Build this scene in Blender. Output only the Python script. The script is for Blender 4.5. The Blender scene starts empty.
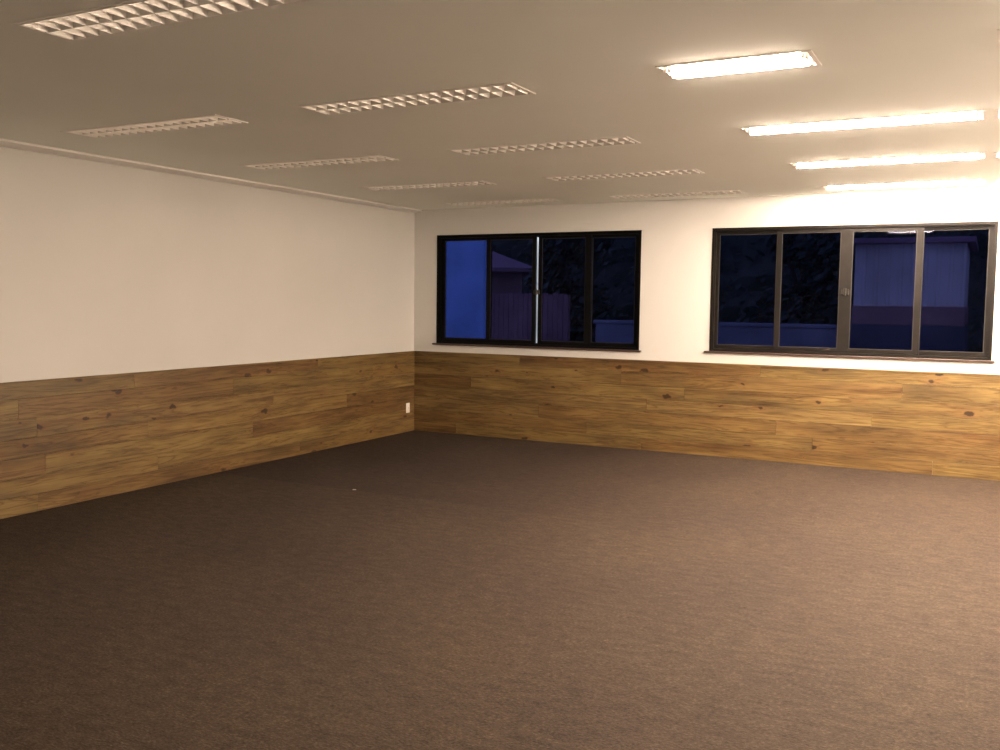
import bpy, bmesh, math, random
from mathutils import Vector, Matrix
C = bpy.context.scene
COL = C.collection
PI = math.pi
random.seed(7)

# ------------------------------------------------------------------ camera
cam_d = bpy.data.cameras.new('camera')
cam = bpy.data.objects.new('camera', cam_d); COL.objects.link(cam)
FPX, PITCH, YAW, ROLL = 939.6, 0.0787, -0.478, 0.0113
CAMLOC = Vector((6.290, -9.819, 1.615))
def cam_axes():
    cy, sy = math.cos(YAW), math.sin(YAW); cp, sp = math.cos(PITCH), math.sin(PITCH)
    f = Vector((sy*cp, cy*cp, -sp)); rt = Vector((cy, -sy, 0)); up = rt.cross(f)
    cr, sr = math.cos(ROLL), math.sin(ROLL)
    return cr*rt + sr*up, -sr*rt + cr*up, f
_r, _u, _f = cam_axes()
M = Matrix((( _r.x, _u.x, -_f.x), (_r.y, _u.y, -_f.y), (_r.z, _u.z, -_f.z))).to_4x4()
M.translation = CAMLOC
cam.matrix_world = M
cam_d.sensor_width = 36.0; cam_d.lens = FPX/1000*36.0
cam_d.clip_start = 0.05; cam_d.clip_end = 300
C.camera = cam

# ------------------------------------------------------------------ world, exposure
C.view_settings.view_transform = 'Standard'
C.view_settings.look = 'None'
C.view_settings.exposure = 0.25
C.view_settings.gamma = 1.0
C.view_settings.use_curve_mapping = False
w = bpy.data.worlds.new('evening_sky'); C.world = w; w.use_nodes = True
bg = w.node_tree.nodes['Background']
bg.inputs['Color'].default_value = (0.85, 0.92, 1.0, 1)
bg.inputs['Strength'].default_value = 2.6
TUBE_EMISSION = 350.0
TUBE_COLOR = (1.0, 0.79, 0.625)

# ------------------------------------------------------------------ room dimensions
CEIL = 2.708
RX, RY = 7.95, -12.4        # right wall x, rear wall y
WT = 0.16                   # wall thickness
WAINS = 0.987

# ------------------------------------------------------------------ node helpers
def mat(name):
    m = bpy.data.materials.new(name); m.use_nodes = True
    nt = m.node_tree; b = nt.nodes['Principled BSDF']
    return m, nt, b
def N(nt, typ, **kw):
    n = nt.nodes.new(typ)
    for k, v in kw.items():
        if hasattr(n, k): setattr(n, k, v)
        else: n.inputs[k].default_value = v
    return n
def ramp(nt, stops, interp='LINEAR'):
    n = nt.nodes.new('ShaderNodeValToRGB'); n.color_ramp.interpolation = interp
    e = n.color_ramp.elements
    while len(e) < len(stops): e.new(0.5)
    for i, (p, c) in enumerate(stops):
        e[i].position = p; e[i].color = (*c, 1) if len(c) == 3 else c
    return n
def mixc(nt, fac, a, b, blend='MIX'):
    n = nt.nodes.new('ShaderNodeMix'); n.data_type = 'RGBA'; n.blend_type = blend
    for idx, v in ((0, fac), (6, a), (7, b)):
        if isinstance(v, bpy.types.NodeSocket): nt.links.new(v, n.inputs[idx])
        elif idx == 0: n.inputs[0].default_value = v
        else: n.inputs[idx].default_value = (*v, 1)
    return n.outputs[2]
def math_n(nt, op, a, b=0.0, clamp=False):
    n = nt.nodes.new('ShaderNodeMath'); n.operation = op; n.use_clamp = clamp
    for i, v in enumerate((a, b)):
        if isinstance(v, bpy.types.NodeSocket): nt.links.new(v, n.inputs[i])
        else: n.inputs[i].default_value = v
    return n.outputs[0]
def simple(name, col, rough=0.6, metal=0.0, spec=0.5, noise=None, bump=None):
    m, nt, b = mat(name); L = nt.links.new
    b.inputs['Base Color'].default_value = (*col, 1)
    b.inputs['Roughness'].default_value = rough
    b.inputs['Metallic'].default_value = metal
    b.inputs['Specular IOR Level'].default_value = spec
    tc = N(nt, 'ShaderNodeTexCoord')
    if noise:
        sc, amt = noise
        n = N(nt, 'ShaderNodeTexNoise'); n.inputs['Scale'].default_value = sc; n.inputs['Detail'].default_value = 4
        L(tc.outputs['Object'], n.inputs['Vector'])
        r = ramp(nt, [(0.3, tuple(c*(1-amt) for c in col)), (0.7, tuple(min(1, c*(1+amt)) for c in col))])
        L(n.outputs['Fac'], r.inputs['Fac']); L(r.outputs['Color'], b.inputs['Base Color'])
    if bump:
        sc, st = bump
        n = N(nt, 'ShaderNodeTexNoise'); n.inputs['Scale'].default_value = sc; n.inputs['Detail'].default_value = 3
        L(tc.outputs['Object'], n.inputs['Vector'])
        bp = N(nt, 'ShaderNodeBump'); bp.inputs['Strength'].default_value = st; bp.inputs['Distance'].default_value = 0.004
        L(n.outputs['Fac'], bp.inputs['Height']); L(bp.outputs['Normal'], b.inputs['Normal'])
    return m

# ------------------------------------------------------------------ materials
M_wall = simple('painted_plaster', (0.61, 0.595, 0.56), 0.75, noise=(1.3, 0.02), bump=(60, 0.10), spec=0.25)
M_wallbounce = simple('bounce_white_plaster', (0.86, 0.85, 0.82), 0.75, noise=(1.3, 0.02), bump=(60, 0.10), spec=0.25)  # unseen walls made whiter than the others to bounce light onto the ceiling
M_ceil = simple('ceiling_paint', (0.90, 0.91, 0.85), 0.85, noise=(0.8, 0.02), bump=(40, 0.06), spec=0.2)
M_mould = simple('moulding_paint', (0.84, 0.81, 0.77), 0.7, noise=(2, 0.02))
M_steel = simple('white_enamel', (0.86, 0.84, 0.79), 0.35, noise=(8, 0.01))
M_reflector = simple('aluminium_reflector', (0.92, 0.91, 0.87), 0.35, metal=0.9, noise=(6, 0.02))
M_louver = simple('louver_enamel', (0.93, 0.91, 0.86), 0.30, metal=0.25, noise=(9, 0.015))
M_tube_off = simple('unlit_tube_glass', (0.78, 0.77, 0.74), 0.25, noise=(10, 0.01))
M_holder = simple('lampholder_plastic', (0.72, 0.70, 0.65), 0.45, noise=(20, 0.02))
M_cap = simple('tube_end_metal', (0.5, 0.5, 0.5), 0.35, metal=0.9, noise=(30, 0.03))
M_blackalu = simple('black_aluminium', (0.003, 0.003, 0.0035), 0.45, noise=(14, 0.15), spec=0.08)
M_litalu = simple('black_aluminium_lit_tone', (0.009, 0.0075, 0.0065), 0.45, noise=(14, 0.12), spec=0.10)  # same black aluminium; the stronger light on it is put into the colour
M_gasket = simple('rubber_gasket', (0.01, 0.01, 0.011), 0.6, noise=(20, 0.1))
M_latch = simple('dark_latch_metal', (0.02, 0.018, 0.016), 0.3, metal=0.6, noise=(30, 0.1))
M_granite = simple('dark_window_sill', (0.055, 0.035, 0.03), 0.28, noise=(90, 0.35), spec=0.6)
M_plate = simple('outlet_plastic', (0.80, 0.78, 0.73), 0.35, noise=(30, 0.01))
M_hole = simple('socket_hole', (0.02, 0.02, 0.02), 0.6, noise=(30, 0.05))
M_paper = simple('white_paper', (0.42, 0.40, 0.38), 0.8, noise=(60, 0.04))
M_whiteext = simple('outside_white_paint', (0.92, 0.93, 0.94), 0.8, noise=(2.5, 0.05))
M_palewall = simple('outside_pale_blue_paint', (0.38, 0.62, 0.97), 0.8, noise=(1.2, 0.06))
M_concrete = simple('outside_concrete', (0.36, 0.35, 0.34), 0.9, noise=(1.5, 0.2), bump=(12, 0.2))
M_trunk = simple('tree_bark', (0.07, 0.05, 0.035), 0.9, noise=(9, 0.3), bump=(18, 0.5))

def emissive_tube():
    m, nt, b = mat('lit_fluorescent_tube')
    b.inputs['Base Color'].default_value = (0.9, 0.9, 0.9, 1)
    b.inputs['Emission Color'].default_value = (*TUBE_COLOR, 1)
    b.inputs['Emission Strength'].default_value = TUBE_EMISSION
    return m
M_tube_on = emissive_tube()

def carpet_mat():
    m, nt, b = mat('heathered_brown_carpet'); L = nt.links.new
    tc = N(nt, 'ShaderNodeTexCoord')
    def noise(scale, detail, rough=0.6, vec=None):
        n = N(nt, 'ShaderNodeTexNoise'); n.inputs['Scale'].default_value = scale
        n.inputs['Detail'].default_value = detail; n.inputs['Roughness'].default_value = rough
        L(vec or tc.outputs['Object'], n.inputs['Vector']); return n.outputs['Fac']
    mp = N(nt, 'ShaderNodeMapping'); mp.inputs['Scale'].default_value = (1.0, 2.2, 1.0)
    L(tc.outputs['Object'], mp.inputs['Vector'])
    fine = noise(55, 5, 0.75, mp.outputs['Vector'])
    mid = noise(9, 5, 0.75, mp.outputs['Vector'])
    big = noise(0.9, 3, 0.5)
    r = ramp(nt, [(0.30, (0.016, 0.0105, 0.0075)), (0.50, (0.0435, 0.0315, 0.023)), (0.66, (0.080, 0.061, 0.045)), (0.78, (0.15, 0.118, 0.092))])
    L(fine, r.inputs['Fac'])
    r2 = ramp(nt, [(0.34, (0.68, 0.66, 0.66)), (0.66, (1.32, 1.29, 1.25))]); L(mid, r2.inputs['Fac'])
    c = mixc(nt, 1.0, r.outputs['Color'], r2.outputs['Color'], 'MULTIPLY')
    r3 = ramp(nt, [(0.35, (0.90, 0.88, 0.90)), (0.65, (1.08, 1.07, 1.03))]); L(big, r3.inputs['Fac'])
    c = mixc(nt, 1.0, c, r3.outputs['Color'], 'MULTIPLY')
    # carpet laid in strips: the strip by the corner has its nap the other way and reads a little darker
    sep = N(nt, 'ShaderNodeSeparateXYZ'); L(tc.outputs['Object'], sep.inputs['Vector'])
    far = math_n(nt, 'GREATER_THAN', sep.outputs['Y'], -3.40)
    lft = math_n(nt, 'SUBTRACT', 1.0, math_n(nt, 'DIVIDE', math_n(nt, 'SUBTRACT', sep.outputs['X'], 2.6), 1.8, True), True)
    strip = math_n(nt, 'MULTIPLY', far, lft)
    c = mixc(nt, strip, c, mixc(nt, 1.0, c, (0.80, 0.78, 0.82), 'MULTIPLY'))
    # seams: thin lines between strips
    ym = math_n(nt, 'ABSOLUTE', math_n(nt, 'ADD', sep.outputs['Y'], 3.40))
    seam = math_n(nt, 'LESS_THAN', ym, 0.006)
    seam = math_n(nt, 'MULTIPLY', seam, 0.45)
    c = mixc(nt, seam, c, (0.04, 0.03, 0.025))
    L(c, b.inputs['Base Color'])
    b.inputs['Roughness'].default_value = 0.85
    b.inputs['Specular IOR Level'].default_value = 0.12
    b.inputs['Sheen Weight'].default_value = 0.0
    b.inputs['Sheen Roughness'].default_value = 0.5
    bp = N(nt, 'ShaderNodeBump'); bp.inputs['Strength'].default_value = 0.6; bp.inputs['Distance'].default_value = 0.008
    L(fine, bp.inputs['Height']); L(bp.outputs['Normal'], b.inputs['Normal'])
    return m
M_carpet = carpet_mat()

def pine_mat():
    # local x runs along the boards; every board is an island with its own tone and grain
    m, nt, b = mat('knotty_pine_boards'); L = nt.links.new
    tc = N(nt, 'ShaderNodeTexCoord'); geo = N(nt, 'ShaderNodeNewGeometry')
    rnd = geo.outputs['Random Per Island']
    off = N(nt, 'ShaderNodeCombineXYZ')
    L(math_n(nt, 'MULTIPLY', rnd, 137.0), off.inputs['X']); L(math_n(nt, 'MULTIPLY', rnd, 61.0), off.inputs['Y'])
    add = N(nt, 'ShaderNodeVectorMath'); add.operation = 'ADD'
    L(tc.outputs['Object'], add.inputs[0]); L(off.outputs[0], add.inputs[1])
    P = add.outputs[0]
    def scaled(s):
        mp = N(nt, 'ShaderNodeMapping'); mp.inputs['Scale'].default_value = s; L(P, mp.inputs['Vector']); return mp.outputs['Vector']
    def noise(v, scale, detail, rough=0.55, dist=0.0):
        n = N(nt, 'ShaderNodeTexNoise'); n.inputs['Scale'].default_value = scale; n.inputs['Detail'].default_value = detail
        n.inputs['Roughness'].default_value = rough; n.inputs['Distortion'].default_value = dist
        L(v, n.inputs['Vector']); return n.outputs['Fac']
    # knots
    vor = N(nt, 'ShaderNodeTexVoronoi'); vor.feature = 'F1'; vor.inputs['Scale'].default_value = 1.0
    vor.inputs['Randomness'].default_value = 1.0
    nz = N(nt, 'ShaderNodeTexNoise'); nz.inputs['Scale'].default_value = 14; nz.inputs['Detail'].default_value = 2
    L(P, nz.inputs['Vector'])
    dis = N(nt, 'ShaderNodeVectorMath'); dis.operation = 'MULTIPLY_ADD'
    L(nz.outputs['Color'], dis.inputs[0]); dis.inputs[1].default_value = (0.075, 0.03, 0.055); L(P, dis.inputs[2])
    kmp = N(nt, 'ShaderNodeMapping'); kmp.inputs['Scale'].default_value = (3.2, 0.0, 6.5); L(dis.outputs[0], kmp.inputs['Vector'])
    L(kmp.outputs['Vector'], vor.inputs['Vector'])
    kd = vor.outputs['Distance']
    ksep = N(nt, 'ShaderNodeSeparateColor'); L(vor.outputs['Color'], ksep.inputs[0])
    ksize = math_n(nt, 'MULTIPLY', ksep.outputs[0], 0.18)
    kcore = math_n(nt, 'SUBTRACT', 1.0, math_n(nt, 'DIVIDE', kd, math_n(nt, 'ADD', ksize, 0.012)), True)
    kcore = math_n(nt, 'MULTIPLY', kcore, 3.0, True)
    khalo = math_n(nt, 'SUBTRACT', 1.0, math_n(nt, 'DIVIDE', kd, math_n(nt, 'ADD', math_n(nt, 'MULTIPLY', ksize, 2.6), 0.05)), True)
    # grain: bands across the board height, bent around knots
    bend = math_n(nt, 'MULTIPLY', khalo, 0.55)
    g1 = noise(scaled((0.55, 1, 9.0)), 1.4, 4, 0.6, 0.6)
    arg = math_n(nt, 'ADD', math_n(nt, 'MULTIPLY', g1, 7.5), bend)
    band = math_n(nt, 'FRACT', arg)
    band = math_n(nt, 'ABSOLUTE', math_n(nt, 'SUBTRACT', math_n(nt, 'MULTIPLY', band, 2.0), 1.0))
    fine = noise(scaled((2.2, 1, 90.0)), 1.6, 4, 0.7)
    blot = noise(scaled((1.3, 1, 6.0)), 1.0, 3, 0.6)
    tone = ramp(nt, [(0.0, (0.130, 0.078, 0.030)), (0.25, (0.152, 0.098, 0.037)), (0.5, (0.167, 0.114, 0.043)), (0.75, (0.140, 0.095, 0.035)), (1.0, (0.185, 0.125, 0.051))])
    L(rnd, tone.inputs['Fac'])
    b1 = ramp(nt, [(0.0, (0.62, 0.55, 0.48)), (0.40, (1.0, 1.0, 1.0)), (1.0, (1.10, 1.12, 1.12))]); L(band, b1.inputs['Fac'])
    f1 = ramp(nt, [(0.3, (0.84, 0.82, 0.78)), (0.7, (1.12, 1.12, 1.12))]); L(fine, f1.inputs['Fac'])
    bl = ramp(nt, [(0.30, (0.58, 0.58, 0.62)), (0.5, (0.98, 0.96, 0.93)), (0.70, (1.36, 1.38, 1.36))]); L(blot, bl.inputs['Fac'])
    c = mixc(nt, 1.0, tone.outputs['Color'], b1.outputs['Color'], 'MULTIPLY')
    c = mixc(nt, 1.0, c, f1.outputs['Color'], 'MULTIPLY')
    c = mixc(nt, 1.0, c, bl.outputs['Color'], 'MULTIPLY')
    strk = noise(scaled((0.9, 1, 14.0)), 1.1, 5, 0.65, 0.3)
    sr = ramp(nt, [(0.33, (0.60, 0.50, 0.50)), (0.46, (0.98, 0.95, 0.92)), (0.60, (1.05, 1.05, 1.02)), (0.72, (1.32, 1.34, 1.30))]); L(strk, sr.inputs['Fac'])
    c = mixc(nt, 1.0, c, sr.outputs['Color'], 'MULTIPLY')
    c = mixc(nt, math_n(nt, 'MULTIPLY', khalo, 0.55), c, (0.15, 0.068, 0.024))
    c = mixc(nt, math_n(nt, 'MULTIPLY', kcore, 0.9), c, (0.020, 0.008, 0.004))
    L(c, b.inputs['Base Color'])
    b.inputs['Roughness'].default_value = 0.42
    b.inputs['Specular IOR Level'].default_value = 0.35
    bp = N(nt, 'ShaderNodeBump'); bp.inputs['Strength'].default_value = 0.15; bp.inputs['Distance'].default_value = 0.003
    L(fine, bp.inputs['Height']); L(bp.outputs['Normal'], b.inputs['Normal'])
    return m
M_pine = pine_mat()
M_backing = simple('panel_shadow_backing', (0.05, 0.03, 0.015), 0.9, noise=(5, 0.1))

def tinted_glass(name, tint):
    # dark blue solar film: a coloured transmission plus the mirror reflection of the pane
    m = bpy.data.materials.new(name); m.use_nodes = True
    nt = m.node_tree; nt.nodes.clear(); L = nt.links.new
    out = N(nt, 'ShaderNodeOutputMaterial')
    tr = N(nt, 'ShaderNodeBsdfTransparent'); tc = N(nt, 'ShaderNodeTexCoord')
    n = N(nt, 'ShaderNodeTexNoise'); n.inputs['Scale'].default_value = 1.6; n.inputs['Detail'].default_value = 2
    L(tc.outputs['Object'], n.inputs['Vector'])
    r = ramp(nt, [(0.3, tuple(c*0.9 for c in tint)), (0.7, tuple(c*1.1 for c in tint))]); L(n.outputs['Fac'], r.inputs['Fac'])
    L(r.outputs['Color'], tr.inputs['Color'])
    gl = N(nt, 'ShaderNodeBsdfGlossy'); gl.inputs['Roughness'].default_value = 0.02
    gl.inputs['Color'].default_value = (0.08, 0.08, 0.10, 1)
    fr = N(nt, 'ShaderNodeFresnel'); fr.inputs['IOR'].default_value = 1.45
    mx = N(nt, 'ShaderNodeMixShader')
    L(fr.outputs[0], mx.inputs[0]); L(tr.outputs[0], mx.inputs[1]); L(gl.outputs[0], mx.inputs[2]); L(mx.outputs[0], out.inputs[0])
    return m
M_glass = tinted_glass('blue_tinted_glass', (0.150, 0.165, 0.30))

def leaf_mat(name, col):
    m, nt, b = mat(name); L = nt.links.new
    geo = N(nt, 'ShaderNodeNewGeometry')
    r = ramp(nt, [(0.0, tuple(c*0.55 for c in col)), (1.0, tuple(c*1.5 for c in col))])
    L(geo.outputs['Random Per Island'], r.inputs['Fac']); L(r.outputs['Color'], b.inputs['Base Color'])
    b.inputs['Roughness'].default_value = 0.6
    return m
M_leaf = leaf_mat('dark_tree_leaves', (0.075, 0.095, 0.055))

def brick_like(name, c1, c2, mortar, scale, bw=0.5, rh=0.25, ms=0.02):
    m, nt, b = mat(name); L = nt.links.new
    tc = N(nt, 'ShaderNodeTexCoord'); mp = N(nt, 'ShaderNodeMapping'); mp.inputs['Rotation'].default_value = (PI/2, 0, 0)
    L(tc.outputs['Object'], mp.inputs['Vector'])
    br = N(nt, 'ShaderNodeTexBrick'); br.inputs['Scale'].default_value = scale
    br.inputs['Brick Width'].default_value = bw; br.inputs['Row Height'].default_value = rh; br.inputs['Mortar Size'].default_value = ms
    for k, v in (('Color1', c1), ('Color2', c2), ('Mortar', mortar)): br.inputs[k].default_value = (*v, 1)
    L(mp.outputs['Vector'], br.inputs['Vector']); L(br.outputs['Color'], b.inputs['Base Color'])
    b.inputs['Roughness'].default_value = 0.85
    return m
M_brick = brick_like('outside_brick', (0.50, 0.26, 0.20), (0.42, 0.20, 0.16), (0.30, 0.26, 0.24), 4.0)
M_roof = simple('outside_roof_tiles', (0.34, 0.20, 0.22), 0.8, noise=(6, 0.2))
M_fence = simple('outside_brown_fence', (0.40, 0.20, 0.18), 0.8, noise=(5, 0.25))
M_metal = simple('pale_ribbed_metal', (0.95, 0.80, 0.64), 0.55, noise=(2, 0.12))
M_yard = simple('outside_asphalt', (0.12, 0.12, 0.13), 0.9, noise=(0.7, 0.3), bump=(14, 0.3))

# ------------------------------------------------------------------ mesh helpers
def bm_box(bm, x0, x1, y0, y1, z0, z1, bevel=0.0, mi=0):
    vs = [bm.verts.new(p) for p in ((x0,y0,z0),(x1,y0,z0),(x1,y1,z0),(x0,y1,z0),(x0,y0,z1),(x1,y0,z1),(x1,y1,z1),(x0,y1,z1))]
    fs = [bm.faces.new([vs[i] for i in q]) for q in ((0,3,2,1),(4,5,6,7),(0,1,5,4),(1,2,6,5),(2,3,7,6),(3,0,4,7))]
    for f in fs: f.material_index = mi
    if bevel > 0:
        es = set(e for f in fs for e in f.edges)
        r = bmesh.ops.bevel(bm, geom=list(es), offset=bevel, segments=1, affect='EDGES', clamp_overlap=True)
        for f in r['faces']: f.material_index = mi
def bm_cyl(bm, p0, p1, r, n=16, mi=0, r1=None, smooth=True):
    p0, p1 = Vector(p0), Vector(p1); r1 = r if r1 is None else r1
    a = (p1-p0).normalized(); t = Vector((0,0,1)) if abs(a.z) < 0.9 else Vector((1,0,0))
    u = a.cross(t).normalized(); v = a.cross(u)
    A = [bm.verts.new(p0 + r*(math.cos(2*PI*i/n)*u + math.sin(2*PI*i/n)*v)) for i in range(n)]
    B = [bm.verts.new(p1 + r1*(math.cos(2*PI*i/n)*u + math.sin(2*PI*i/n)*v)) for i in range(n)]
    for i in range(n):
        f = bm.faces.new((A[i], A[(i+1)%n], B[(i+1)%n], B[i])); f.smooth = smooth; f.material_index = mi
    f = bm.faces.new(A[::-1]); f.material_index = mi; f = bm.faces.new(B); f.material_index = mi
def bm_prism(bm, prof, axis, a0, a1):
    """extrude a closed 2D profile along an axis; the profile gives the other two coordinates in order"""
    def P(q, a): return {'x': (a, q[0], q[1]), 'y': (q[0], a, q[1]), 'z': (q[0], q[1], a)}[axis]
    A = [bm.verts.new(P(q, a0)) for q in prof]; B = [bm.verts.new(P(q, a1)) for q in prof]
    n = len(prof)
    for i in range(n): bm.faces.new((A[i], A[(i+1)%n], B[(i+1)%n], B[i]))
    bm.faces.new(A[::-1]); bm.faces.new(B)
def obj(name, bm, mats, parent=None, loc=None, rotz=0.0):
    bmesh.ops.recalc_face_normals(bm, faces=bm.faces[:])
    me = bpy.data.meshes.new(name); bm.to_mesh(me); bm.free()
    for m in (mats if isinstance(mats, (list, tuple)) else [mats]): me.materials.append(m)
    o = bpy.data.objects.new(name, me); COL.objects.link(o)
    if parent: o.parent = parent
    if loc: o.location = loc
    o.rotation_euler = (0, 0, rotz)
    return o
def tag(o, label=None, cat=None, group=None, kind=None):
    if label: o['label'] = label
    if cat: o['category'] = cat
    if group: o['group'] = group
    if kind: o['kind'] = kind
    return o
def thing(name, label, cat, loc=(0,0,0), rotz=0.0, group=None, kind=None):
    o = bpy.data.objects.new(name, None); COL.objects.link(o); o.empty_display_size = 0.1
    o.location = loc; o.rotation_euler = (0, 0, rotz)
    return tag(o, label, cat, group, kind)
def copy_tree(o, parent=None):
    c = o.copy(); COL.objects.link(c); c.parent = parent
    for ch in list(o.children): copy_tree(ch, c)
    return c
def slab_holes(bm, us, vs, holes, d0, d1, to3):
    """a slab with rectangular holes: us / vs limits, holes (u0,u1,v0,v1), depth d0..d1"""
    U = sorted(set([us[0], us[1]] + [h[i] for h in holes for i in (0, 1)]))
    V = sorted(set([vs[0], vs[1]] + [h[i] for h in holes for i in (2, 3)]))
    cache = {}
    def vert(u, v, d):
        k = (round(u, 5), round(v, 5), round(d, 5))
        if k not in cache: cache[k] = bm.verts.new(to3(u, v, d))
        return cache[k]
    def solid(i, j):
        if i < 0 or j < 0 or i >= len(U)-1 or j >= len(V)-1: return False
        cu, cv = (U[i]+U[i+1])/2, (V[j]+V[j+1])/2
        return not any(h[0] < cu < h[1] and h[2] < cv < h[3] for h in holes)
    for i in range(len(U)-1):
        for j in range(len(V)-1):
            if not solid(i, j): continue
            q = [(U[i],V[j]),(U[i+1],V[j]),(U[i+1],V[j+1]),(U[i],V[j+1])]
            bm.faces.new([vert(u, v, d0) for u, v in q]); bm.faces.new([vert(u, v, d1) for u, v in q[::-1]])
            for (di, dj, a, b_) in ((0,-1,0,1),(1,0,1,2),(0,1,2,3),(-1,0,3,0)):
                if not solid(i+di, j+dj):
                    bm.faces.new((vert(*q[a], d0), vert(*q[b_], d0), vert(*q[b_], d1), vert(*q[a], d1)))

# ------------------------------------------------------------------ ceiling light positions
K = (CEIL-CAMLOC.z)/(2.7-CAMLOC.z)     # positions were read off a 2.70 m ceiling
def cx(x): return CAMLOC.x + (x-CAMLOC.x)*K
def cy(y): return CAMLOC.y + (y-CAMLOC.y)*K
LL, LW = 1.38, 0.285                   # long fixture; the short one is half as long
SL = 0.70
rows = [-0.54, -2.11, -3.74, -5.42, -7.16]
lights = []   # x0, y centre, length, lit, label
ROWN = ['nearest the window wall', 'second from the window wall', 'third from the window wall', 'fourth from the window wall', 'nearest the camera']
for i, y in enumerate(rows[:4]):
    lights.append((0.79, y, LL, False, 'unlit white louvered ceiling light beside the left wall, ' + ROWN[i]))
for i, y in enumerate(rows):
    lights.append((2.76, y, LL, False, 'unlit white louvered ceiling light in the middle row, ' + ROWN[i]))
for i, y in enumerate(rows[:3]):
    lights.append((4.86, y, LL, True, 'long glowing ceiling light over the right window side, ' + ROWN[i]))
lights.append((4.87, rows[3], SL, True, 'short wide glowing ceiling light, nearest of the lit ones'))
for i, y in enumerate(rows[:4]):
    lights.append((6.268 if i else 6.29, y, LL, True, 'glowing ceiling light at the right edge of the picture, ' + ROWN[i]))  # the fourth lamp is an added one, there to brighten the near carpet

# ------------------------------------------------------------------ room shell
W1 = (0.34, 2.90, 1.095, 2.385)
W2 = (3.70, 6.32, 1.115, 2.385)
bm = bmesh.new()
slab_holes(bm, (-WT, RX+WT), (0.0, CEIL+0.2), [W1, W2], 0.0, WT, lambda u, v, d: (u, d, v))
tag(obj('wall_back', bm, M_wall), kind='structure')
bm = bmesh.new(); bm_box(bm, -WT, 0, RY-WT, 0, 0, CEIL+0.2); tag(obj('wall_left', bm, M_wall), kind='structure')
bm = bmesh.new(); bm_box(bm, RX, RX+WT, RY-WT, 0, 0, CEIL+0.2); tag(obj('wall_right', bm, M_wallbounce), kind='structure')
bm = bmesh.new(); bm_box(bm, 0, RX, RY-WT, RY, 0, CEIL+0.2); tag(obj('wall_front', bm, M_wallbounce), kind='structure')
bm = bmesh.new(); bm_box(bm, -WT, RX+WT, RY-WT, WT, -0.12, 0.0); tag(obj('floor', bm, M_carpet), kind='structure')
bm = bmesh.new()
holes = []
for (x0, yc, ln, lit, lab) in lights:
    holes.append((cx(x0)+0.012, cx(x0)+ln-0.012, cy(yc)-LW/2+0.012, cy(yc)+LW/2-0.012))
slab_holes(bm, (0, RX), (RY, 0), holes, CEIL, CEIL+0.015, lambda u, v, d: (u, v, d))
tag(obj('ceiling', bm, M_ceil), kind='structure')
bm = bmesh.new(); bm_box(bm, -WT, RX+WT, RY-WT, WT, CEIL+0.2, CEIL+0.3)
tag(obj('sky_block_deck', bm, M_concrete), kind='structure')  # unseen slab added over the ceiling to keep sky light out

# crown moulding along the left wall: sloped face with a small lip at its top
bm = bmesh.new()
bm_prism(bm, [(0, CEIL-0.036), (0.010, CEIL-0.037), (0.030, CEIL-0.033), (0.100, CEIL-0.017), (0.104, CEIL-0.015), (0.104, CEIL), (0, CEIL)], 'y', RY, 0)
tag(obj('trim_1', bm, M_mould), kind='structure')

# ------------------------------------------------------------------ pine wainscot (boards along local x)
def wainscot(name, length, loc, rotz, seed, first):
    rr = random.Random(seed)
    bm = bmesh.new()
    nrow = 7; h = [0.115, 0.150, 0.145, 0.140, 0.150, 0.140, 0.135]
    s = (WAINS-0.012)/sum(h); h = [a*s for a in h]
    z = WAINS-0.012
    for k in range(nrow):
        z0 = z-h[k]; x = 0.0
        nxt = first[k]
        while x < length-0.01:
            e = min(length, nxt)
            if length-e < 0.35: e = length
            bm_box(bm, x+0.0006, e-0.0006, -0.018, 0.0, z0+0.0007, z-0.0007, 0.0014)
            x = e; nxt = e + rr.uniform(2.2, 3.1)
        z = z0
    # thin cap strip on top
    x = 0
    while x < length:
        e = min(length, x+3.0)
        bm_box(bm, x, e, -0.024, 0.0, WAINS-0.012, WAINS, 0.001); x = e
    o = obj(name, bm, M_pine, None, loc, rotz)
    return tag(o, kind='structure')
# left wall: the boards' front faces look into +x; local x runs towards the window wall
wainscot('trim_2', -RY, (0.0, 0.0, 0), -PI/2, 3, [1.9, 0.9, 2.6, 1.4, 2.9, 1.1, 2.2]).scale = (1, -1, 1)
wainscot('trim_3', RX-0.018, (0.018, 0.0, 0), 0, 5, [1.45, 2.7, 0.8, 3.0, 1.7, 2.3, 0.6])

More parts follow.
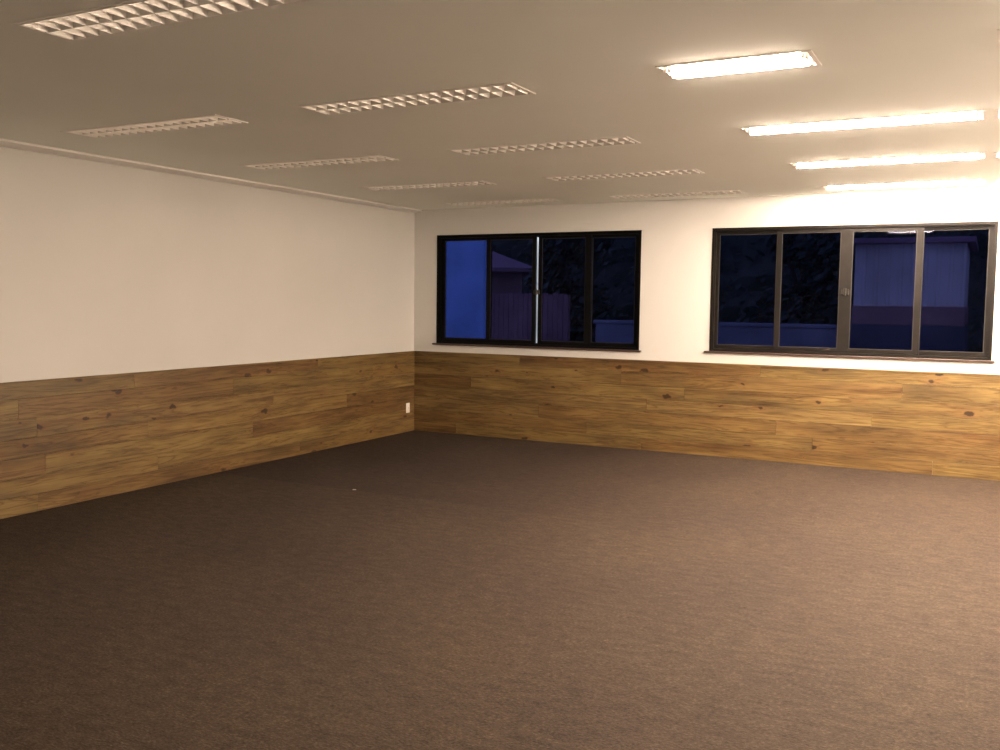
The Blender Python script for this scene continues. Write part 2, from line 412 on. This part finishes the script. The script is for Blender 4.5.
# ------------------------------------------------------------------ windows: aluminium sliders with four sashes
def make_window(name, W, mull, widths, m_frame, gap_x=None, handle_x=(), sill_over=(0.06, 0.04), sill_col=None):
    x0, x1, z0, z1 = W
    root = thing(name, None, None, (x0, 0, z0), kind='structure')
    w_, h_ = x1-x0, z1-z0
    # outer frame: a closed rectangular ring with a track lip
    f0, f1 = 0.004, 0.085
    bm = bmesh.new(); t = 0.024
    slab_holes(bm, (0, w_), (0, h_), [(t, w_-t, t, h_-t)], 0.006, f1, lambda u, v, d: (u, d, v))
    slab_holes(bm, (-0.012, w_+0.012), (-0.010, h_+0.012), [(0.014, w_-0.014, 0.014, h_-0.014)], -0.008, 0.006, lambda u, v, d: (u, d, v))
    bm_box(bm, t, w_-t, 0.042, 0.048, t, t+0.012); bm_box(bm, t, w_-t, 0.042, 0.048, h_-t-0.012, h_-t)
    obj('window_frame', bm, m_frame, root)
    # sashes
    edges = [t] + [m-x0 for m in mull] + [w_-t]
    for i in range(4):
        a, b = edges[i], edges[i+1]
        sl, sr = widths[i]
        y0 = 0.014 if i in (1, 2) else 0.050
        bm = bmesh.new()
        slab_holes(bm, (a-(0 if i == 0 else sl[1]), b+(0 if i == 3 else sr[1])), (t+0.001, h_-t-0.001),
                   [(a+sl[0], b-sr[0], t+0.042, h_-t-0.030)], y0, y0+0.028, lambda u, v, d: (u, d, v))
        s = obj('sash', bm, m_frame, root)
        bm = bmesh.new()
        bm_box(bm, a+sl[0]-0.006, b-sr[0]+0.006, y0+0.011, y0+0.016, t+0.036, h_-t-0.024)
        obj('glass_pane', bm, M_glass, s)
        bm = bmesh.new()
        slab_holes(bm, (a+sl[0]-0.001, b-sr[0]+0.001), (t+0.041, h_-t-0.029), [(a+sl[0]+0.005, b-sr[0]-0.005, t+0.047, h_-t-0.035)],
                   y0+0.004, y0+0.0105, lambda u, v, d: (u, d, v))
        obj('gasket', bm, M_gasket, s)
    for hx in handle_x:
        u = hx-x0
        bm = bmesh.new()
        bm_box(bm, u-0.038, u+0.038, 0.000, 0.014, 0.600, 0.650, 0.004)
        bm_box(bm, u-0.010, u+0.012, -0.020, 0.000, 0.590, 0.662, 0.004)
        bm_cyl(bm, (u, -0.004, 0.626), (u, 0.006, 0.626), 0.016, 16)
        obj('window_latch', bm, M_latch, root)
    # sill board under the frame
    bm = bmesh.new()
    bm_box(bm, -sill_over[0], w_+sill_over[1], -0.034, WT+0.03, -0.020, -0.0005, 0.003)
    obj('window_sill', bm, M_granite, root)
    return root
# (inner stile width, overlap beyond the meeting line) for the left and right stile of each sash
make_window('window_1', W1, [1.02, 1.66, 2.29],
            [((0.046,0),(0.030,0.022)), ((0.030,0.022),(0.060,-0.016)), ((0.060,-0.016),(0.035,0.035)), ((0.035,0.035),(0.045,0))],
            M_blackalu, handle_x=(1.66,))
make_window('window_2', W2, [4.37, 5.02, 5.68],
            [((0.030,0),(0.028,0.022)), ((0.028,0.022),(0.055,0.0)), ((0.055,0.0),(0.028,0.030)), ((0.028,0.030),(0.034,0))],
            M_litalu, handle_x=(5.02,))

# ------------------------------------------------------------------ ceiling lights
def make_fixture(L, lit):
    """origin: ceiling height, left end, centre line. x along the tubes, louver flush with the ceiling."""
    root = thing('louvered_ceiling_light', 'x', 'ceiling light')
    hw = LW/2
    # frame: rolled steel rim
    bm = bmesh.new()
    slab_holes(bm, (0, L), (-hw, hw), [(0.020, L-0.020, -hw+0.018, hw-0.018)], -0.003, 0.0, lambda u, v, d: (u, v, d))
    slab_holes(bm, (0.014, L-0.014), (-hw+0.014, hw-0.014), [(0.020, L-0.020, -hw+0.018, hw-0.018)], 0.0, 0.012, lambda u, v, d: (u, v, d))
    obj('frame', bm, M_steel, root)
    # housing: reflector trough with curved shoulders
    bm = bmesh.new()
    prof = []
    for k in range(9):
        a = k/8; prof.append((-hw+0.019 + 0.030*a*a, 0.002 + 0.078*a))
    prof += [(-p[0], p[1]) for p in prof[::-1]]
    # centre ridge between the tubes
    mid = len(prof)//2
    prof = prof[:mid] + [(-0.030, 0.080), (0.0, 0.058), (0.030, 0.080)] + prof[mid:]
    A = [bm.verts.new((0.021, p[0], p[1])) for p in prof]; B = [bm.verts.new((L-0.021, p[0], p[1])) for p in prof]
    for i in range(len(prof)-1): bm.faces.new((A[i], A[i+1], B[i+1], B[i]))
    bm.faces.new(A); bm.faces.new(B[::-1])
    hs = obj('housing', bm, M_reflector, root)
    sol = hs.modifiers.new('sheet', 'SOLIDIFY'); sol.thickness = 0.0012; sol.offset = 1
    # louver: centre spine, two side rails and cross blades (V section)
    bm = bmesh.new()
    n = max(6, int(round((L-0.04)/0.078)))
    zb, zt = -0.005, 0.038
    tz = 0.000 if lit else 0.053
    if not lit:
        bm_prism(bm, [(-0.002, zb), (0.002, zb), (0.014, zt), (-0.014, zt)], 'x', 0.022, L-0.022)
        for s in (-1, 1):
            bm_prism(bm, [(s*(hw-0.019), zb), (s*(hw-0.021), zb), (s*(hw-0.036), zt), (s*(hw-0.019), zt)], 'x', 0.022, L-0.022)
        for k in range(n+1):
            x = 0.040 + (L-0.080)*k/n
            for s in (-1, 1):
                y0_, y1_ = s*0.001, s*(hw-0.022)
                bm_prism(bm, [(x-0.0020, zb), (x+0.0020, zb), (x+0.0170, zt), (x-0.0170, zt)], 'y', min(y0_, y1_), max(y0_, y1_))
        obj('louver', bm, M_louver, root)
    else:
        # open fitting: a white V ridge between the two exposed tubes
        bm_prism(bm, [(-0.030, 0.070), (0.030, 0.070), (0.014, 0.012), (0.0, 0.004), (-0.014, 0.012)], 'x', 0.022, L-0.022)
        obj('centre_ridge', bm, M_steel, root)
    for s in (-1, 1):
        bm = bmesh.new()
        bm_cyl(bm, (0.055, s*0.062, tz), (L-0.055, s*0.062, tz), 0.0125, 20)
        tb = obj('fluorescent_tube', bm, M_tube_on if lit else M_tube_off, root)
        for e in (0, 1):
            bm = bmesh.new()
            xa = 0.042 if e == 0 else L-0.056
            bm_cyl(bm, (xa, s*0.062, tz), (xa+0.014, s*0.062, tz), 0.0132, 20)
            obj('end_cap', bm, M_cap, tb)
            bm = bmesh.new()
            xa = 0.024 if e == 0 else L-0.042
            bm_box(bm, xa, xa+0.018, s*0.062-0.017, s*0.062+0.017, (-0.015 if lit else 0.0385), 0.078, 0.003)
            obj('lampholder', bm, M_holder, root)
    return root
protos = {}
for (x0, yc, ln, lit, lab) in lights:
    key = (ln, lit)
    if key not in protos: o = protos[key] = make_fixture(ln, lit)
    else: o = copy_tree(protos[key])
    o.location = (cx(x0), cy(yc), CEIL)
    o['label'] = lab
    o['group'] = 'lit ceiling lights on the right' if lit else 'unlit ceiling lights'

# ------------------------------------------------------------------ power outlet on the left wainscot
t = thing('wall_outlet', 'small white power outlet low on the pine boards by the corner', 'outlet', (0.018, -0.165, 0.295))
bm = bmesh.new(); bm_box(bm, 0.0, 0.007, -0.038, 0.038, -0.060, 0.060, 0.003); obj('cover_plate', bm, M_plate, t)
bm = bmesh.new()
bm_prism(bm, [(-0.020,-0.009),(-0.012,-0.017),(0.012,-0.017),(0.020,-0.009),(0.020,0.009),(0.012,0.017),(-0.012,0.017),(-0.020,0.009)], 'x', 0.007, 0.0105)
so = obj('socket', bm, M_plate, t)
bm = bmesh.new()
for dy in (-0.0095, 0, 0.0095): bm_cyl(bm, (0.0100, dy, -0.003 if dy == 0 else 0), (0.0110, dy, -0.003 if dy == 0 else 0), 0.0024, 10)
obj('pin_hole', bm, M_hole, so)
for dz in (-0.047, 0.047):
    bm = bmesh.new(); bm_cyl(bm, (0.0068, 0, dz), (0.0082, 0, dz), 0.0032, 12); obj('screw', bm, M_cap, t)

# scrap lying on the carpet by the seam
bm = bmesh.new()
pts = [(-0.028,-0.012,0.002),(0.0,-0.020,0.007),(0.030,-0.010,0.003),(0.024,0.014,0.009),(-0.004,0.020,0.004),(-0.030,0.010,0.010)]
V0 = [bm.verts.new((p[0]*.55, p[1]*.55, p[2]*.6)) for p in pts]; c0 = bm.verts.new((0,0,0.008)); c1 = bm.verts.new((0,0,0.0005))
for i in range(6):
    bm.faces.new((V0[i], V0[(i+1)%6], c0)); bm.faces.new((V0[(i+1)%6], V0[i], c1))
tag(obj('paper_scrap', bm, M_paper, None, (1.58, -3.39, 0.0), 0.4), 'tiny pale paper scrap lying on the dark carpet near the corner', 'scrap')

# ------------------------------------------------------------------ outside, seen through the tinted glass
GZ = -0.12
bm = bmesh.new(); bm_box(bm, -45, 45, WT+0.02, 75, GZ-0.1, GZ); tag(obj('ground', bm, M_yard), kind='structure')

# white boundary wall, seen in the leftmost pane
t = thing('boundary_wall', 'plain pale blue boundary wall outside the leftmost window pane', 'wall', (-4.2, 5.0, GZ))
bm = bmesh.new(); bm_box(bm, -3.4, 2.46, 0, 0.22, 0, 3.5); obj('wall_panel', bm, M_palewall, t)
bm = bmesh.new(); bm_box(bm, -3.43, 2.49, -0.04, 0.26, 3.5, 3.58, 0.01); obj('coping', bm, M_concrete, t)

# white pipe added outside the middle sashes' gap so the slit shows bright
t = thing('slit_bright_pipe', 'added white pipe that brightens the slit between the left window sashes', 'pipe', (1.515, 0.30, GZ))
bm = bmesh.new(); bm_cyl(bm, (0, 0, 0), (0, 0, 3.3), 0.045, 20); obj('pipe', bm, M_whiteext, t)
for z in (0.5, 1.93, 3.0):
    bm = bmesh.new(); bm_cyl(bm, (0, 0, z), (0, 0, z+0.05), 0.050, 20); bm_box(bm, -0.02, 0.02, -0.14, -0.04, z+0.01, z+0.04); obj('bracket', bm, M_whiteext, t)

# house with hipped roof and timber fence, behind the second and third panes
t = thing('house', 'brown brick house with a sloping tiled roof outside the left window', 'house', (-8.73, 14.91, GZ), 0.5)
bm = bmesh.new(); bm_box(bm, -2.6, 2.6, 0, 5, 0, 2.70); obj('wall', bm, M_brick, t)
bm = bmesh.new()
e = [bm.verts.new(p) for p in ((-3.0,-0.4,2.62),(3.0,-0.4,2.62),(3.0,5.4,2.62),(-3.0,5.4,2.62),(-1.2,2.4,3.45),(1.5,2.4,3.45))]
e += [bm.verts.new(p) for p in ((-3.0,-0.4,2.74),(3.0,-0.4,2.74),(3.0,5.4,2.74),(-3.0,5.4,2.74))]
for q in ((6,7,5,4),(7,8,5),(8,9,4,5),(9,6,4),(3,2,1,0),(0,1,7,6),(1,2,8,7),(2,3,9,8),(3,0,6,9)): bm.faces.new([e[i] for i in q])
obj('roof', bm, M_roof, t)
for x in (-1.9, 0.9):
    bm = bmesh.new(); bm_box(bm, x, x+1.1, -0.04, 0.0, 0.9, 1.9, 0.01); f_ = obj('window', bm, M_whiteext, t)
    bm = bmesh.new(); bm_box(bm, x+0.07, x+1.03, -0.05, -0.041, 0.97, 1.83); obj('pane', bm, M_gasket, f_)
def fence(x0, x1, y, h, label, step=0.14):
    t = thing('board_fence', label, 'fence', ((x0+x1)/2, y, GZ))
    hw = (x1-x0)/2
    bm = bmesh.new(); x = -hw
    while x < hw:
        bm_box(bm, x+0.006, min(hw, x+step-0.006), -0.012, 0.012, 0.03, h+random.uniform(-0.02, 0.02)); x += step
    obj('board_panel', bm, M_fence, t)
    n = max(2, int((x1-x0)/2.2)+1)
    for k in range(n):
        xx = -hw+0.05+(2*hw-0.1)*k/(n-1)
        bm = bmesh.new(); bm_box(bm, xx-0.05, xx+0.05, 0.03, 0.12, 0, h-0.05); obj('post', bm, M_fence, t)
    bm = bmesh.new()
    for z in (0.3, h-0.3): bm_box(bm, -hw, hw, 0.013, 0.03, z, z+0.08)
    obj('rail', bm, M_fence, t)
fence(-6.6, -3.1, 12.0, 1.93, 'brown board fence outside the middle panes of the left window')

# ribbed metal shed on a brown plinth behind the right window
t = thing('metal_shed', 'pale ribbed metal shed on a reddish base outside the right window', 'shed', (4.02, 9.0, GZ))
bm = bmesh.new()
xx = 0.0; prof = []
while xx < 1.72:
    prof += [(xx, 0.0), (xx+0.13, 0.0), (xx+0.15, -0.03), (xx+0.19, -0.03)]; xx += 0.21
W_ = prof[-1][0]
prof += [(W_, 0.03), (W_, 3.0), (0.0, 3.0)]
bm_prism(bm, prof, 'z', 1.72, 2.86)
obj('wall', bm, M_metal, t)
bm = bmesh.new(); bm_box(bm, -0.02, W_+0.02, -0.05, 3.02, 1.38, 1.72, 0.005); obj('brick_band', bm, M_brick, t)
bm = bmesh.new(); bm_box(bm, -0.04, W_+0.04, -0.08, 3.04, 0, 1.38, 0.005); obj('plinth', bm, M_yard, t)
bm = bmesh.new(); bm_box(bm, -0.15, W_+0.15, -0.25, 3.2, 2.86, 2.96, 0.01); obj('roof', bm, M_roof, t)

# low garden wall, tall hedge and trees closing the view
bm = bmesh.new(); bm_box(bm, -3.0, 3.0, 0, 0.22, 0, 1.22, 0.01); bm_box(bm, -3.05, 3.05, -0.03, 0.25, 1.22, 1.30, 0.01)
tag(obj('garden_wall', bm, M_concrete, None, (0.8, 11.6, GZ)), 'low grey garden wall standing before the trees outside', 'wall')
rr = random.Random(11)
bm = bmesh.new()
nx, nz = 60, 10
for side in (0, 1):
    g = [[bm.verts.new((-26+44*i/nx, side*1.6+rr.uniform(-.18,.18), 5.6*j/nz*(1+0.03*math.sin(i*0.9)))) for j in range(nz+1)] for i in range(nx+1)]
    for i in range(nx):
        for j in range(nz): bm.faces.new((g[i][j], g[i+1][j], g[i+1][j+1], g[i][j+1]))
    if side == 0: g0 = g
for i in range(nx): bm.faces.new((g0[i][nz], g0[i+1][nz], g[i+1][nz], g[i][nz]))
for i in (0, nx):
    for j in range(nz): bm.faces.new((g0[i][j], g0[i][j+1], g[i][j+1], g[i][j]))
for _ in range(6000):
    p = Vector((rr.uniform(-26, 18), rr.uniform(-0.3, 0.0), rr.uniform(0.1, 5.9))); s_ = rr.uniform(0.1, 0.2)
    u = Vector((rr.gauss(0,1), rr.gauss(0,1), rr.gauss(0,1))).normalized(); v = u.orthogonal().normalized(); w2 = u.cross(v)
    bm.faces.new([bm.verts.new(p + s_*q) for q in (-v, 0.45*w2, v, -0.45*w2)])
me = bpy.data.meshes.new('tall_hedge'); bm.to_mesh(me); bm.free(); me.materials.append(M_leaf)
o = bpy.data.objects.new('tall_hedge', me); COL.objects.link(o); o.location = (0, 25, GZ)
tag(o, 'tall dark green hedge far behind the house and shed outside', 'hedge', kind='stuff')

def tree(x, y, h, r, label, seed, squash=1.0):
    rr = random.Random(seed)
    t = thing('leafy_tree', label, 'tree', (x, y, GZ), 0, 'dark trees outside the windows')
    bm = bmesh.new()
    bm_cyl(bm, (0,0,0), (0.1,0,h*0.5), 0.16, 10, r1=0.10)
    for k in range(5):
        a = rr.uniform(0, 2*PI); bm_cyl(bm, (0.05,0,h*0.32), (math.cos(a)*r*0.6, math.sin(a)*r*0.6, h*rr.uniform(0.55,0.8)), 0.07, 8, r1=0.025)
    obj('trunk', bm, M_trunk, t)
    bm = bmesh.new()
    blobs = [(rr.uniform(-.55,.55)*r, rr.uniform(-.5,.5)*r, h*rr.uniform(0.2,0.85), r*rr.uniform(0.45,0.7)) for _ in range(13)]
    for (bx, by, bz, br) in blobs:
        for _ in range(330):
            d = Vector((rr.gauss(0,1), rr.gauss(0,1), rr.gauss(0,1))).normalized()*br*rr.uniform(0.55,1.0)
            p = Vector((bx, by, max(0.2, bz))) + d*Vector((1,1,squash)).length/1.732
            if p.z < 0.05: p.z = rr.uniform(0.05, 0.5)
            s = rr.uniform(0.09, 0.17)
            u = Vector((rr.gauss(0,1), rr.gauss(0,1), rr.gauss(0,1))).normalized()
            v = u.orthogonal().normalized(); w2 = u.cross(v)
            vs = [bm.verts.new(p + s*q) for q in (-v, 0.45*w2+0.1*u, v, -0.45*w2+0.1*u)]
            bm.faces.new(vs)
    me = bpy.data.meshes.new('crown'); bm.to_mesh(me); bm.free(); me.materials.append(M_leaf)
    o = bpy.data.objects.new('crown', me); COL.objects.link(o); o.parent = t
for args in [(-4.0, 14.4, 4.6, 1.2, 'dark leafy tree behind the brown board fence outside the left window', 1),
             (-0.9, 13.8, 4.6, 1.2, 'dark leafy tree outside the rightmost pane of the left window', 2),
             (2.2, 14.3, 4.8, 1.2, 'dark leafy tree just left of the metal shed outside the right window', 5),
             (7.9, 10.8, 4.0, 1.2, 'dark leafy tree just right of the metal shed outside', 7)]:
    tree(*args)
